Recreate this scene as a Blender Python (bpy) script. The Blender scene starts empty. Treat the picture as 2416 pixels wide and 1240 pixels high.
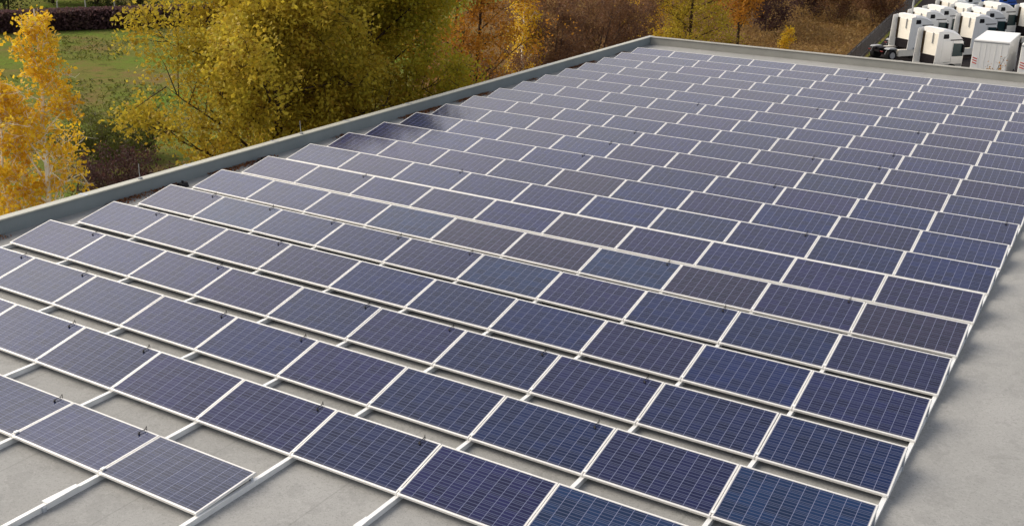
import bpy, bmesh, math, random
import numpy as np
from mathutils import Vector, Matrix

S = bpy.context.scene
COL = S.collection
R = math.radians

# ------------------------------------------------------------------ camera
CAM = (1.7137, -7.2729, 7.0052)
CROT = (1.22012, -0.019313, 0.539227)
FPX = 2522.65                                  # focal length in pixels of a 2416 px wide frame
cd = bpy.data.cameras.new("camera")
cd.sensor_fit = 'HORIZONTAL'; cd.sensor_width = 36.0
cd.lens = 36.0 * FPX / 2416.0
cd.clip_start = 0.1; cd.clip_end = 5000
cam = bpy.data.objects.new("camera", cd); COL.objects.link(cam)
cam.location = CAM; cam.rotation_euler = CROT
S.camera = cam
# ------------------------------------------------------------------ world / sun / exposure
SUN_AZ, SUN_EL = 258.0, 40.0                   # degrees clockwise from +Y, above the horizon
world = bpy.data.worlds.new("World"); S.world = world; world.use_nodes = True
wn = world.node_tree.nodes; wl = world.node_tree.links
bg = wn['Background']; bg.inputs[1].default_value = 0.15
sky = wn.new('ShaderNodeTexSky'); sky.sky_type = 'NISHITA'; sky.sun_disc = False
sky.sun_elevation = R(SUN_EL); sky.sun_rotation = R(SUN_AZ)
sky.air_density = 1.0; sky.dust_density = 3.0; sky.ozone_density = 1.0
hs = wn.new('ShaderNodeHueSaturation'); hs.inputs['Saturation'].default_value = 0.7; hs.inputs['Value'].default_value = 0.32
wl.new(sky.outputs[0], hs.inputs['Color'])
# hazy autumn afternoon: a bright veil that thins towards the zenith and is strongest on the sun's side
def wmath(op, a, b=None):
    n = wn.new('ShaderNodeMath'); n.operation = op
    for i, v in enumerate((a, b)):
        if v is None: continue
        if isinstance(v, (int, float)): n.inputs[i].default_value = v
        else: wl.new(v, n.inputs[i])
    return n.outputs[0]
tc = wn.new('ShaderNodeTexCoord'); sp = wn.new('ShaderNodeSeparateXYZ'); wl.new(tc.outputs['Generated'], sp.inputs[0])
dt = wn.new('ShaderNodeVectorMath'); dt.operation = 'DOT_PRODUCT'; wl.new(tc.outputs['Generated'], dt.inputs[0])
dt.inputs[1].default_value = (math.sin(R(298)), math.cos(R(298)), 0.0)      # the brightest part of the veil
zc = wmath('MAXIMUM', sp.outputs[2], 0.52)
veil = wmath('MULTIPLY', 5.6, wmath('EXPONENT', wmath('MULTIPLY', wmath('SUBTRACT', zc, 0.52), -8.5)))
lowr = wn.new('ShaderNodeMapRange'); lowr.interpolation_type = 'SMOOTHSTEP'
for k_, v_ in ((1, 0.38), (2, 0.60), (3, 0.30), (4, 1.0)): lowr.inputs[k_].default_value = v_
wl.new(sp.outputs[2], lowr.inputs[0]); veil = wmath('MULTIPLY', veil, lowr.outputs[0])
lobe = wmath('ADD', 0.40, wmath('MULTIPLY', 0.60, wmath('POWER', wmath('ADD', 0.5, wmath('MULTIPLY', dt.outputs['Value'], 0.5)), 1.5)))
mp = wn.new('ShaderNodeMapping'); mp.inputs['Scale'].default_value = (1.0, 1.0, 2.5); wl.new(tc.outputs['Generated'], mp.inputs[0])
cn = wn.new('ShaderNodeTexNoise'); cn.inputs['Scale'].default_value = 2.4; cn.inputs['Detail'].default_value = 4; wl.new(mp.outputs[0], cn.inputs['Vector'])
veil = wmath('MULTIPLY', wmath('MULTIPLY', veil, lobe), wmath('ADD', 0.7, wmath('MULTIPLY', cn.outputs['Fac'], 0.6)))
vc = wn.new('ShaderNodeMix'); vc.data_type = 'RGBA'; vc.blend_type = 'MULTIPLY'; vc.inputs[0].default_value = 1.0
vc.inputs[6].default_value = (1.0, 0.915, 0.85, 1); wl.new(veil, vc.inputs[7])
cm = wn.new('ShaderNodeMix'); cm.data_type = 'RGBA'; cm.blend_type = 'ADD'; cm.inputs[0].default_value = 1.0
wl.new(hs.outputs[0], cm.inputs[6]); wl.new(vc.outputs[2], cm.inputs[7]); wl.new(cm.outputs[2], bg.inputs[0])
sd = bpy.data.lights.new("sun", 'SUN'); sd.energy = 1.1; sd.angle = R(48); sd.color = (1.0, 0.87, 0.68)
sun = bpy.data.objects.new("sun", sd); COL.objects.link(sun)
sv = Vector((math.sin(R(SUN_AZ))*math.cos(R(SUN_EL)), math.cos(R(SUN_AZ))*math.cos(R(SUN_EL)), math.sin(R(SUN_EL))))
sun.rotation_euler = sv.to_track_quat('Z', 'Y').to_euler(); sun.location = (-40, -20, 60)
vs = S.view_settings
vs.view_transform = 'Standard'; vs.look = 'None'; vs.gamma = 1.0; vs.use_curve_mapping = False
vs.exposure = 1.45

G = -8.0                                        # ground level; z = 0 is the lower panel edge on the roof
ROOF = -0.118
W, PITCH = 1.68, 1.5807                         # module spacing along a row, row spacing
LEN = 0.9874; DZ = 0.2107; DZ_FLAT = 0.045      # slope length, rise of a module, rise in the flat front row
NR, NC = 22, 10

# ------------------------------------------------------------------ helpers
_R = np.array(Matrix.Rotation(CROT[2], 3, 'Z') @ Matrix.Rotation(CROT[1], 3, 'Y') @ Matrix.Rotation(CROT[0], 3, 'X'))
def ray(px, py): return _R @ np.array([(px-1208)/FPX, -(py-620)/FPX, -1.0])
def at(px, py, z):
    d = ray(px, py); t = (z-CAM[2])/d[2]; return Vector(np.array(CAM)+d*t)
def pos(px, d, z=G, py=120):
    v = ray(px, py); h = math.hypot(v[0], v[1]); return Vector((CAM[0]+v[0]/h*d, CAM[1]+v[1]/h*d, z))

def tag(o, label=None, cat=None, group=None, kind=None):
    if label: o['label'] = label
    if cat: o['category'] = cat
    if group: o['group'] = group
    if kind: o['kind'] = kind
    return o
def empty(name, loc, rz=0.0):
    o = bpy.data.objects.new(name, None); COL.objects.link(o)
    o.empty_display_size = 0.3; o.location = loc; o.rotation_euler = (0, 0, rz); return o
def link(name, me, parent=None, mat=None):
    o = bpy.data.objects.new(name, me); COL.objects.link(o)
    if parent is not None: o.parent = parent
    if mat is not None and not me.materials: me.materials.append(mat)
    return o
def copy_tree(o, parent=None):
    c = o.copy(); COL.objects.link(c)
    if parent is not None: c.parent = parent
    for ch in list(o.children): copy_tree(ch, c)
    return c

class MB:
    """collects simple shapes, builds ONE mesh"""
    def __init__(s): s.bm = bmesh.new()
    def box(s, x0, x1, y0, y1, z0, z1, bev=0.0):
        vs_ = [s.bm.verts.new(v) for v in ((x0,y0,z0),(x1,y0,z0),(x1,y1,z0),(x0,y1,z0),(x0,y0,z1),(x1,y0,z1),(x1,y1,z1),(x0,y1,z1))]
        fs = [s.bm.faces.new([vs_[i] for i in f]) for f in ((3,2,1,0),(4,5,6,7),(0,1,5,4),(1,2,6,5),(2,3,7,6),(3,0,4,7))]
        if bev > 0:
            es = list({e for f in fs for e in f.edges})
            bmesh.ops.bevel(s.bm, geom=es, offset=bev, segments=2, affect='EDGES', profile=0.5)
        return s
    def prism(s, poly, y0, y1, axis='Y', bev=0.0):
        """poly in the XZ plane (axis Y), or XY plane (axis Z), YZ plane (axis X)"""
        def P(a, b, t): return (a, t, b) if axis == 'Y' else ((a, b, t) if axis == 'Z' else (t, a, b))
        A = [s.bm.verts.new(P(a, b, y0)) for a, b in poly]; B = [s.bm.verts.new(P(a, b, y1)) for a, b in poly]
        n = len(poly); fs = [s.bm.faces.new(A), s.bm.faces.new(B[::-1])]
        for i in range(n): fs.append(s.bm.faces.new((A[i], B[i], B[(i+1)%n], A[(i+1)%n])))
        if bev > 0:
            es = list({e for f in fs for e in f.edges})
            bmesh.ops.bevel(s.bm, geom=es, offset=bev, segments=2, affect='EDGES', profile=0.5)
        return s
    def tube(s, pts, r0, r1=None, n=6, cap=True):
        r1 = r0 if r1 is None else r1
        pts = [Vector(p) for p in pts]; rings = []
        for i, p in enumerate(pts):
            d = (pts[min(i+1, len(pts)-1)]-pts[max(i-1, 0)]).normalized()
            u = d.cross(Vector((0.13, 0.31, 0.94)));
            if u.length < 1e-3: u = d.cross(Vector((1, 0, 0)))
            u.normalize(); v = d.cross(u); r = r0+(r1-r0)*i/(len(pts)-1)
            rings.append([s.bm.verts.new(p+u*r*math.cos(2*math.pi*k/n)+v*r*math.sin(2*math.pi*k/n)) for k in range(n)])
        for a, b in zip(rings, rings[1:]):
            for k in range(n): s.bm.faces.new((a[k], a[(k+1)%n], b[(k+1)%n], b[k]))
        if cap:
            s.bm.faces.new(rings[0][::-1]); s.bm.faces.new(rings[-1])
        return s
    def mesh(s, name):
        bmesh.ops.recalc_face_normals(s.bm, faces=s.bm.faces[:])
        me = bpy.data.meshes.new(name); s.bm.to_mesh(me); s.bm.free(); return me
    def build(s, name, mat, parent=None, smooth=False):
        me = s.mesh(name); me.materials.append(mat)
        if smooth:
            for p in me.polygons: p.use_smooth = True
        return link(name, me, parent)

# ------------------------------------------------------------------ materials
def newmat(name):
    m = bpy.data.materials.new(name); m.use_nodes = True
    nt = m.node_tree; return m, nt, nt.nodes['Principled BSDF']
class N:
    def __init__(s, nt): s.nt = nt
    def node(s, t, **k):
        n = s.nt.nodes.new(t)
        for a, b in k.items(): setattr(n, a, b)
        return n
    def link(s, a, b): s.nt.links.new(a, b)
    def m(s, op, a, b=None, c=None):
        n = s.nt.nodes.new('ShaderNodeMath'); n.operation = op
        for i, v in enumerate((a, b, c)):
            if v is None: continue
            if isinstance(v, (int, float)): n.inputs[i].default_value = v
            else: s.nt.links.new(v, n.inputs[i])
        return n.outputs[0]
    def mix(s, f, a, b, mode='MIX'):
        n = s.nt.nodes.new('ShaderNodeMix'); n.data_type = 'RGBA'; n.blend_type = mode
        for i, v in ((0, f), (6, a), (7, b)):
            if isinstance(v, (int, float)): n.inputs[i].default_value = v
            elif isinstance(v, tuple): n.inputs[i].default_value = (*v, 1) if len(v) == 3 else v
            else: s.nt.links.new(v, n.inputs[i])
        return n.outputs[2]
    def noise(s, vec, scale, detail=3, rough=0.6):
        n = s.nt.nodes.new('ShaderNodeTexNoise'); n.inputs['Scale'].default_value = scale
        n.inputs['Detail'].default_value = detail; n.inputs['Roughness'].default_value = rough
        if vec is not None: s.nt.links.new(vec, n.inputs['Vector'])
        return n.outputs['Fac']
    def ramp(s, f, stops):
        n = s.nt.nodes.new('ShaderNodeValToRGB'); e = n.color_ramp.elements
        while len(e) < len(stops): e.new(0.5)
        for el, (p, c) in zip(e, stops): el.position = p; el.color = (*c, 1)
        s.nt.links.new(f, n.inputs[0]); return n.outputs[0]
    def coord(s, which='Object'):
        return s.nt.nodes.new('ShaderNodeTexCoord').outputs[which]
    def mapping(s, vec, scale):
        n = s.nt.nodes.new('ShaderNodeMapping'); n.inputs['Scale'].default_value = scale
        s.nt.links.new(vec, n.inputs['Vector']); return n.outputs[0]
    def bump(s, h, strength, dist, bsdf):
        n = s.nt.nodes.new('ShaderNodeBump'); n.inputs['Strength'].default_value = strength; n.inputs['Distance'].default_value = dist
        s.nt.links.new(h, n.inputs['Height']); s.nt.links.new(n.outputs[0], bsdf.inputs['Normal'])

def plain(name, c, rough=0.5, metal=0.0, var=0.12, scale=3.0, coat=0.0):
    m, nt, b = newmat(name); n = N(nt)
    f = n.noise(n.coord(), scale, 4, 0.65)
    d = tuple(max(0, x*(1-var)) for x in c); l = tuple(min(1, x*(1+var)) for x in c)
    nt.links.new(n.ramp(f, [(0.3, d), (0.7, l)]), b.inputs['Base Color'])
    b.inputs['Roughness'].default_value = rough; b.inputs['Metallic'].default_value = metal
    b.inputs['Coat Weight'].default_value = coat
    if max(c) < 0.06 and rough > 0.3: b.inputs['Specular IOR Level'].default_value = 0.12
    return m

def mat_glass():
    m, nt, b = newmat("solar_cells"); n = N(nt)
    uv = n.coord('UV'); sep = n.node('ShaderNodeSeparateXYZ'); n.link(uv, sep.inputs[0])
    u, v = sep.outputs[0], sep.outputs[1]
    # active area inset from the frame
    U = n.m('MULTIPLY', n.m('DIVIDE', n.m('SUBTRACT', u, 0.008), 0.984), 10.0)
    V = n.m('MULTIPLY', n.m('DIVIDE', n.m('SUBTRACT', v, 0.014), 0.972), 6.0)
    def line(x, w):                               # 1 near integer values of x
        fr = n.m('FRACT', x); d = n.m('MINIMUM', fr, n.m('SUBTRACT', 1.0, fr)); return n.m('LESS_THAN', d, w)
    gu = line(U, 0.022); gv = line(V, 0.016)
    out = n.m('MAXIMUM', n.m('MAXIMUM', n.m('LESS_THAN', U, 0.0), n.m('GREATER_THAN', U, 10.0)),
              n.m('MAXIMUM', n.m('LESS_THAN', V, 0.0), n.m('GREATER_THAN', V, 6.0)))
    bus = line(n.m('ADD', n.m('MULTIPLY', V, 3.0), 0.5), 0.115)
    # per cell tone
    cell = n.node('ShaderNodeCombineXYZ'); n.link(n.m('FLOOR', U), cell.inputs[0]); n.link(n.m('FLOOR', V), cell.inputs[1])
    oi = n.node('ShaderNodeObjectInfo'); n.link(oi.outputs['Random'], cell.inputs[2])
    wnz = n.node('ShaderNodeTexWhiteNoise', noise_dimensions='3D'); n.link(cell.outputs[0], wnz.inputs['Vector'])
    tone = n.m('ADD', 0.65, n.m('MULTIPLY', wnz.outputs['Value'], 0.7))
    toneC = n.node('ShaderNodeCombineXYZ')
    for i in range(3): n.link(tone, toneC.inputs[i])
    base = n.mix(1.0, oi.outputs['Color'], toneC.outputs[0], 'MULTIPLY')
    vor = n.node('ShaderNodeTexVoronoi'); vor.inputs['Scale'].default_value = 90
    n.link(n.mapping(uv, (1.7, 1.0, 1.0)), vor.inputs['Vector'])
    base = n.mix(n.m('MULTIPLY', vor.outputs['Distance'], 0.25), base, (0.035, 0.045, 0.10))
    c = n.mix(n.m('MULTIPLY', bus, 0.75), base, (0.070, 0.085, 0.15))
    c = n.mix(n.m('MULTIPLY', gv, 0.6), c, (0.12, 0.14, 0.22))
    c = n.mix(n.m('MULTIPLY', gu, 0.85), c, (0.17, 0.19, 0.30))
    c = n.mix(out, c, (0.30, 0.31, 0.34))
    dn = n.noise(n.coord('Object'), 5.0, 4, 0.7)
    low = n.node('ShaderNodeMapRange'); n.link(v, low.inputs[0])
    for k_, v_ in ((1, 0.0), (2, 0.07), (3, 0.45), (4, 0.015)): low.inputs[k_].default_value = v_
    c = n.mix(n.m('MULTIPLY', low.outputs[0], dn), c, (0.17, 0.165, 0.15))
    n.link(c, b.inputs['Base Color'])
    # thin dust film makes the reflection uneven
    dust = n.noise(n.mapping(n.coord('Object'), (1.5, 1.5, 1.5)), 2.3, 4, 0.7)
    rr = n.m('ADD', 0.05, n.m('MULTIPLY', dust, 0.12)); n.link(rr, b.inputs['Roughness'])
    b.inputs['IOR'].default_value = 1.5; b.inputs['Specular IOR Level'].default_value = 0.38     # anti-reflective solar glass
    return m

def mat_roof(name, a, bcol, c):
    m, nt, b = newmat(name); n = N(nt); co = n.coord()
    f1 = n.noise(co, 0.35, 4, 0.6); f2 = n.noise(co, 2.2, 5, 0.7); f3 = n.noise(co, 60, 2, 0.6)
    col = n.ramp(f1, [(0.3, a), (0.65, bcol)])
    col = n.mix(n.m('MULTIPLY', n.m('GREATER_THAN', f2, 0.56), 0.30), col, c)
    f4 = n.noise(co, 0.9, 6, 0.75); rg = n.node('ShaderNodeMapRange'); n.link(n.m('ABSOLUTE', n.m('SUBTRACT', f4, 0.52)), rg.inputs[0])
    for k_, v_ in ((1, 0.0), (2, 0.02), (3, 0.25), (4, 0.0)): rg.inputs[k_].default_value = v_
    col = n.mix(rg.outputs[0], col, tuple(x*0.7 for x in a))
    f6 = n.noise(co, 26, 5, 0.85); col = n.mix(n.m('MULTIPLY', n.m('GREATER_THAN', f6, 0.57), 0.5), col, tuple(x*0.55 for x in a))
    f5 = n.noise(co, 14, 5, 0.8); col = n.mix(n.m('MULTIPLY', n.m('GREATER_THAN', f5, 0.56), 0.22), col, tuple(x*1.25 for x in bcol))
    col = n.mix(n.m('MULTIPLY', f3, 0.35), col, tuple(x*0.6 for x in a))
    sx = n.node('ShaderNodeSeparateXYZ'); n.link(co, sx.inputs[0])
    g1 = n.node('ShaderNodeMapRange'); n.link(n.m('ABSOLUTE', n.m('SUBTRACT', sx.outputs[0], 3.25)), g1.inputs[0])
    for k_, v_ in ((1, 0.25), (2, 1.3), (3, 1.0), (4, 0.0)): g1.inputs[k_].default_value = v_
    dark_band = n.m('MULTIPLY', g1.outputs[0], n.m('GREATER_THAN', n.noise(co, 1.1, 6, 0.75), 0.5))
    dark_band = n.m('MULTIPLY', n.m('ADD', n.m('MULTIPLY', dark_band, 0.5), n.m('MULTIPLY', g1.outputs[0], n.noise(co, 3.0, 4, 0.7))), 0.10)
    col = n.mix(dark_band, col, (0.12, 0.125, 0.13))  # patchy darker band along a range of x
    # welded seams of the membrane
    sep = n.node('ShaderNodeSeparateXYZ'); n.link(co, sep.inputs[0])
    fr = n.m('FRACT', n.m('MULTIPLY', n.m('ADD', sep.outputs[0], 40.0), 1/1.9))
    seam = n.m('LESS_THAN', fr, 0.012)
    col = n.mix(n.m('MULTIPLY', seam, 0.28), col, tuple(x*0.5 for x in a))
    n.link(col, b.inputs['Base Color']); b.inputs['Roughness'].default_value = 0.85
    h = n.m('ADD', n.m('MULTIPLY', f3, 0.5), n.m('MULTIPLY', f2, 1.0)); n.bump(h, 0.35, 0.02, b)
    return m

def mat_leaf(name, cols, trans=0.48):
    m, nt, b = newmat(name); n = N(nt)
    geo = n.node('ShaderNodeNewGeometry')
    clump = n.noise(n.coord(), 0.8, 3, 0.6)
    f = n.m('ADD', n.m('MULTIPLY', geo.outputs['Random Per Island'], 0.45), n.m('MULTIPLY', n.m('SUBTRACT', clump, 0.34), 1.5))
    k = len(cols)-1
    col = n.ramp(f, [(0.12+0.76*i/k, c) for i, c in enumerate(cols)])
    n.link(col, b.inputs['Base Color']); b.inputs['Roughness'].default_value = 0.6
    b.inputs['Specular IOR Level'].default_value = 0.25
    t = n.node('ShaderNodeBsdfTranslucent'); n.link(col, t.inputs['Color'])
    mx = n.node('ShaderNodeMixShader'); mx.inputs[0].default_value = trans
    out = nt.nodes['Material Output']
    n.link(b.outputs[0], mx.inputs[1]); n.link(t.outputs[0], mx.inputs[2]); n.link(mx.outputs[0], out.inputs[0])
    return m

def mat_ground(name, stops, s1, s2, stretch=(1, 1, 1), mottle=0.35, mcol=(0.05, 0.04, 0.02)):
    m, nt, b = newmat(name); n = N(nt); co = n.mapping(n.coord(), stretch)
    f1 = n.noise(co, s1, 5, 0.65); f2 = n.noise(co, s2, 4, 0.7); f3 = n.noise(co, s2*7, 3, 0.7)
    f = n.m('ADD', n.m('MULTIPLY', f1, 0.6), n.m('MULTIPLY', f2, 0.4))
    col = n.ramp(f, stops)
    col = n.mix(n.m('MULTIPLY', n.m('GREATER_THAN', f2, 0.6), mottle), col, mcol)
    col = n.mix(n.m('MULTIPLY', f3, 0.5), col, tuple(x*0.6 for x in stops[0][1]))
    n.link(col, b.inputs['Base Color']); b.inputs['Roughness'].default_value = 1.0
    b.inputs['Specular IOR Level'].default_value = 0.0
    n.bump(f3, 0.8, 0.15, b)
    return m

M = {}
M['glass'] = mat_glass()
M['alu'] = plain("anodised_aluminium", (0.77, 0.76, 0.73), 0.42, 0.3, 0.10, 1.5)
M['rail'] = plain("rail_aluminium", (0.76, 0.77, 0.76), 0.42, 0.25, 0.08, 4)
M['galv'] = plain("galvanised_sheet", (0.45, 0.48, 0.52), 0.35, 0.5, 0.25, 9)
M['black'] = plain("black_plastic", (0.012, 0.012, 0.014), 0.5)
M['roof'] = mat_roof("roof_membrane", (0.262, 0.266, 0.258), (0.335, 0.337, 0.328), (0.20, 0.202, 0.198))
M['parapet'] = plain("parapet_membrane", (0.30, 0.295, 0.265), 0.8, 0, 0.1, 1.2)
M['parapet_shaded'] = plain("shaded_parapet_membrane", (0.175, 0.205, 0.215), 0.6, 0, 0.08, 1.2)  # left parapet: same membrane, its bluish shade mixed into the colour
M['coping'] = plain("coping_sheet", (0.42, 0.42, 0.36), 0.55, 0.1, 0.08, 2)
M['wall'] = plain("wall_cladding", (0.42, 0.42, 0.40), 0.7, 0, 0.08, 0.4)
M['white'] = plain("white_truck_paint", (0.80, 0.80, 0.78), 0.32, 0, 0.04, 1.2, 0.3)
M['cream'] = plain("cream_paint", (0.74, 0.71, 0.63), 0.5, 0, 0.06, 2)  # cream tone for cab rear panels and fuel tanks
M['blue'] = plain("blue_truck_paint", (0.02, 0.10, 0.45), 0.35, 0, 0.05, 1.2, 0.3)
M['dark'] = plain("black_chassis", (0.010, 0.008, 0.010), 0.6, 0, 0.4, 4)
M['browngap'] = plain("brown_gap_strip", (0.05, 0.035, 0.02), 0.7)
M['tyre'] = plain("tyre_rubber", (0.02, 0.02, 0.022), 0.8, 0, 0.2, 6)
M['rim'] = plain("steel_rim", (0.45, 0.45, 0.46), 0.45, 0.4, 0.1, 6)
M['window'] = plain("tinted_window", (0.015, 0.04, 0.045), 0.06, 0, 0.1, 2)
M['grey'] = plain("grey_plastic", (0.30, 0.31, 0.32), 0.5, 0, 0.1, 3)
M['red'] = plain("red_reflective", (0.60, 0.06, 0.05), 0.4)
M['lamp_red'] = plain("red_lamp_lens", (0.16, 0.015, 0.015), 0.2)
M['post'] = plain("weathered_post", (0.36, 0.35, 0.29), 0.8, 0, 0.2, 3)
M['steel'] = plain("grey_steel", (0.42, 0.43, 0.42), 0.5, 0.3, 0.15, 3)
M['darksteel'] = plain("dark_grey_steel", (0.09, 0.085, 0.085), 0.6, 0.2, 0.2, 3)
M['bark'] = plain("dark_bark", (0.055, 0.035, 0.024), 0.9, 0, 0.4, 6)
M['birch_bark'] = plain("birch_bark", (0.78, 0.73, 0.64), 0.8, 0, 0.25, 5)
M['twig'] = plain("brown_twigs", (0.075, 0.042, 0.03), 0.9, 0, 0.4, 4)
M['meadow'] = mat_ground("meadow_grass", [(0.38, (0.19, 0.14, 0.06)), (0.46, (0.155, 0.165, 0.045)), (0.54, (0.125, 0.18, 0.034)), (0.62, (0.135, 0.235, 0.034))], 0.12, 0.9, (1, 1, 1), 0.6, (0.07, 0.05, 0.025))
M['scrubsoil'] = mat_ground("scrub_soil", [(0.3, (0.12, 0.062, 0.03)), (0.5, (0.18, 0.11, 0.045)), (0.7, (0.20, 0.14, 0.06))], 0.08, 0.5, (1, 1, 1), 0.4, (0.05, 0.022, 0.02))
M['asphalt'] = mat_ground("yard_asphalt", [(0.3, (0.035, 0.032, 0.035)), (0.7, (0.055, 0.05, 0.05))], 0.1, 0.8, (1, 1, 1), 0.2, (0.03, 0.028, 0.03))
M['litter'] = mat_leaf("fallen_leaf", [(0.10, 0.03, 0.012), (0.19, 0.075, 0.02), (0.16, 0.05, 0.02)], 0.1)
GOLD = [(0.60, 0.32, 0.018), (0.75, 0.49, 0.027), (0.80, 0.62, 0.055)]
OLIVE = [(0.42, 0.265, 0.028), (0.46, 0.345, 0.034), (0.52, 0.41, 0.042), (0.34, 0.30, 0.032)]
GREEN = [(0.52, 0.35, 0.026), (0.47, 0.37, 0.028), (0.39, 0.345, 0.028), (0.31, 0.30, 0.028)]
ORANGE = [(0.28, 0.115, 0.018), (0.48, 0.21, 0.022), (0.58, 0.31, 0.03)]
RUST = [(0.12, 0.058, 0.036), (0.19, 0.095, 0.046), (0.24, 0.13, 0.055)]
BROWN = [(0.17, 0.09, 0.038), (0.27, 0.165, 0.055), (0.32, 0.22, 0.085)]
PURPLE = [(0.050, 0.024, 0.026), (0.085, 0.040, 0.040), (0.075, 0.050, 0.030)]
REDS = [(0.10, 0.02, 0.018), (0.16, 0.04, 0.02), (0.11, 0.07, 0.02)]
MOSS = [(0.07, 0.07, 0.016), (0.10, 0.115, 0.018), (0.13, 0.12, 0.022)]
DGREEN = [(0.025, 0.035, 0.012), (0.045, 0.06, 0.018), (0.06, 0.065, 0.025)]
L = {k: mat_leaf("leaf_"+k, v) for k, v in dict(gold=GOLD, olive=OLIVE, green=GREEN, orange=ORANGE, rust=RUST, brown=BROWN, purple=PURPLE, reds=REDS, moss=MOSS, dgreen=DGREEN).items()}

# ------------------------------------------------------------------ setting
def sheet(name, poly, z, mat):
    me = bpy.data.meshes.new(name); me.from_pydata([(x, y, z) for x, y in poly], [], [tuple(range(len(poly)))])
    o = link(name, me, None, mat); tag(o, kind='structure'); return o
sheet("ground", [(-1500, -900), (1500, -900), (1500, 2000), (-1500, 2000)], G, M['meadow'])
fa = at(2035, 140, G); fb = at(2150, 22, G)          # the yard's left edge
fdir = (fb-fa).normalized()
f0 = fa-fdir*30; f1 = fb+fdir*90
sheet("scrub_ground", [(-34, 36), (-19, 36), (f0.x, f0.y), (f1.x, f1.y), (-90, 210), (-66, 96)], G+0.004, M['scrubsoil'])
sheet("truck_yard", [(f0.x+0.3, f0.y), (70, f0.y), (70, 190), (f1.x+0.3, f1.y)], G+0.008, M['asphalt'])

# the hall the panels stand on
hall = empty("warehouse_building", (-3, 12, G))
tag(hall, "long flat roofed hall with a beige membrane roof, low parapets and pale coping", "building")
X0, X1, Y0, Y1 = -17.76, 16.0, -16.0, 37.55
def hpart(mb, name, mat):
    o = mb.build(name, mat); o.parent = hall; o.matrix_parent_inverse = Matrix.Translation(-hall.location); return o
hpart(MB().box(X0+0.05, X1, Y0, Y1-0.05, G, ROOF-0.15), "wall", M['wall'])
me = bpy.data.meshes.new("roof")
hpart(MB().box(X0+0.1, X1+0.05, Y0-0.05, Y1-0.1, ROOF-0.148, ROOF), "roof", M['roof'])
PH = 0.31
hpart(MB().box(X0+0.02, -17.60, Y0, Y1-0.02, ROOF-0.6, ROOF+PH), "parapet", M['parapet_shaded'])
hpart(MB().box(-17.595, X1, Y1-0.26, Y1-0.02, ROOF-0.6, ROOF+PH-0.012), "parapet", M['parapet'])
hpart(MB().box(X0-0.03, -17.56, Y0, Y1+0.03, ROOF+PH+0.002, ROOF+PH+0.035, 0.01), "coping", M['coping'])
hpart(MB().box(-17.556, X1, Y1-0.30, Y1+0.03, ROOF+PH-0.01, ROOF+PH+0.02, 0.008), "coping", M['parapet'])

for q in np.arange(Y0+2.2, Y1, 3.0):
    hpart(MB().box(X0-0.034, -17.556, q-0.04, q+0.04, ROOF+PH+0.0355, ROOF+PH+0.0395), "coping_joint", M['galv'])
# ------------------------------------------------------------------ solar modules
PW = 1.672/2; FW, FT = 0.0215, 0.036
def frame_mesh(dz, name):
    D = math.sqrt(LEN**2-dz**2); ey = Vector((0, D/LEN, dz/LEN)); ez = Vector((0, -dz/LEN, D/LEN))
    bm = bmesh.new()
    def V(x, y, z): return bm.verts.new(Vector((x, 0, 0))+ey*y+ez*z)
    def ring(i, z): return [V(-PW+i, i, z), V(PW-i, i, z), V(PW-i, LEN-i, z), V(-PW+i, LEN-i, z)]
    a, b_, c, d = ring(0, -FT), ring(0, 0), ring(FW, 0), ring(FW, -FT)
    for p, q in ((a, b_), (b_, c), (c, d), (d, a)):
        for k in range(4): bm.faces.new((p[k], p[(k+1)%4], q[(k+1)%4], q[k]))
    bmesh.ops.recalc_face_normals(bm, faces=bm.faces[:])
    es = [e for e in bm.edges if all(v in b_ for v in e.verts)]
    bmesh.ops.bevel(bm, geom=es, offset=0.004, segments=1, affect='EDGES')
    me = bpy.data.meshes.new(name); bm.to_mesh(me); bm.free(); me.materials.append(M['alu']); return me
def glass_mesh(dz, name):
    D = math.sqrt(LEN**2-dz**2); ey = Vector((0, D/LEN, dz/LEN)); ez = Vector((0, -dz/LEN, D/LEN))
    e = FW-0.006; pts = []
    for z in (-0.003, -0.012):
        for x, y in ((-PW+e, e), (PW-e, e), (PW-e, LEN-e), (-PW+e, LEN-e)):
            pts.append(Vector((x, 0, 0))+ey*y+ez*z)
    me = bpy.data.meshes.new(name)
    me.from_pydata(pts, [], [(0, 1, 2, 3), (7, 6, 5, 4), (0, 4, 5, 1), (1, 5, 6, 2), (2, 6, 7, 3), (3, 7, 4, 0)])
    uvl = me.uv_layers.new(name="UVMap"); q = [(0, 0), (1, 0), (1, 1), (0, 1)]
    for i in range(4): uvl.data[i].uv = q[i]
    me.materials.append(M['glass']); return me
def clamp_mesh(dz):
    m_ = MB(); x = PW+0.008
    m_.box(x-0.026, x+0.026, 0.05, 0.11, 0.012*1, 0.022, 0.003)
    return m_.mesh("clamp")
def leg_mesh(dz):
    D = math.sqrt(LEN**2-dz**2); z1 = dz*0.93-0.045
    m_ = MB()
    m_.box(PW-0.045, PW-0.005, D*0.93-0.02, D*0.93+0.02, ROOF+0.002, z1)
    if dz > 0.1:
        m_.prism([(0.30, -0.052), (D*0.90, -0.052), (D*0.90, z1-0.004), (0.30, 0.30/D*dz-0.048)], PW-0.030, PW-0.027, 'X')
    return m_.mesh("rear_leg")
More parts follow.
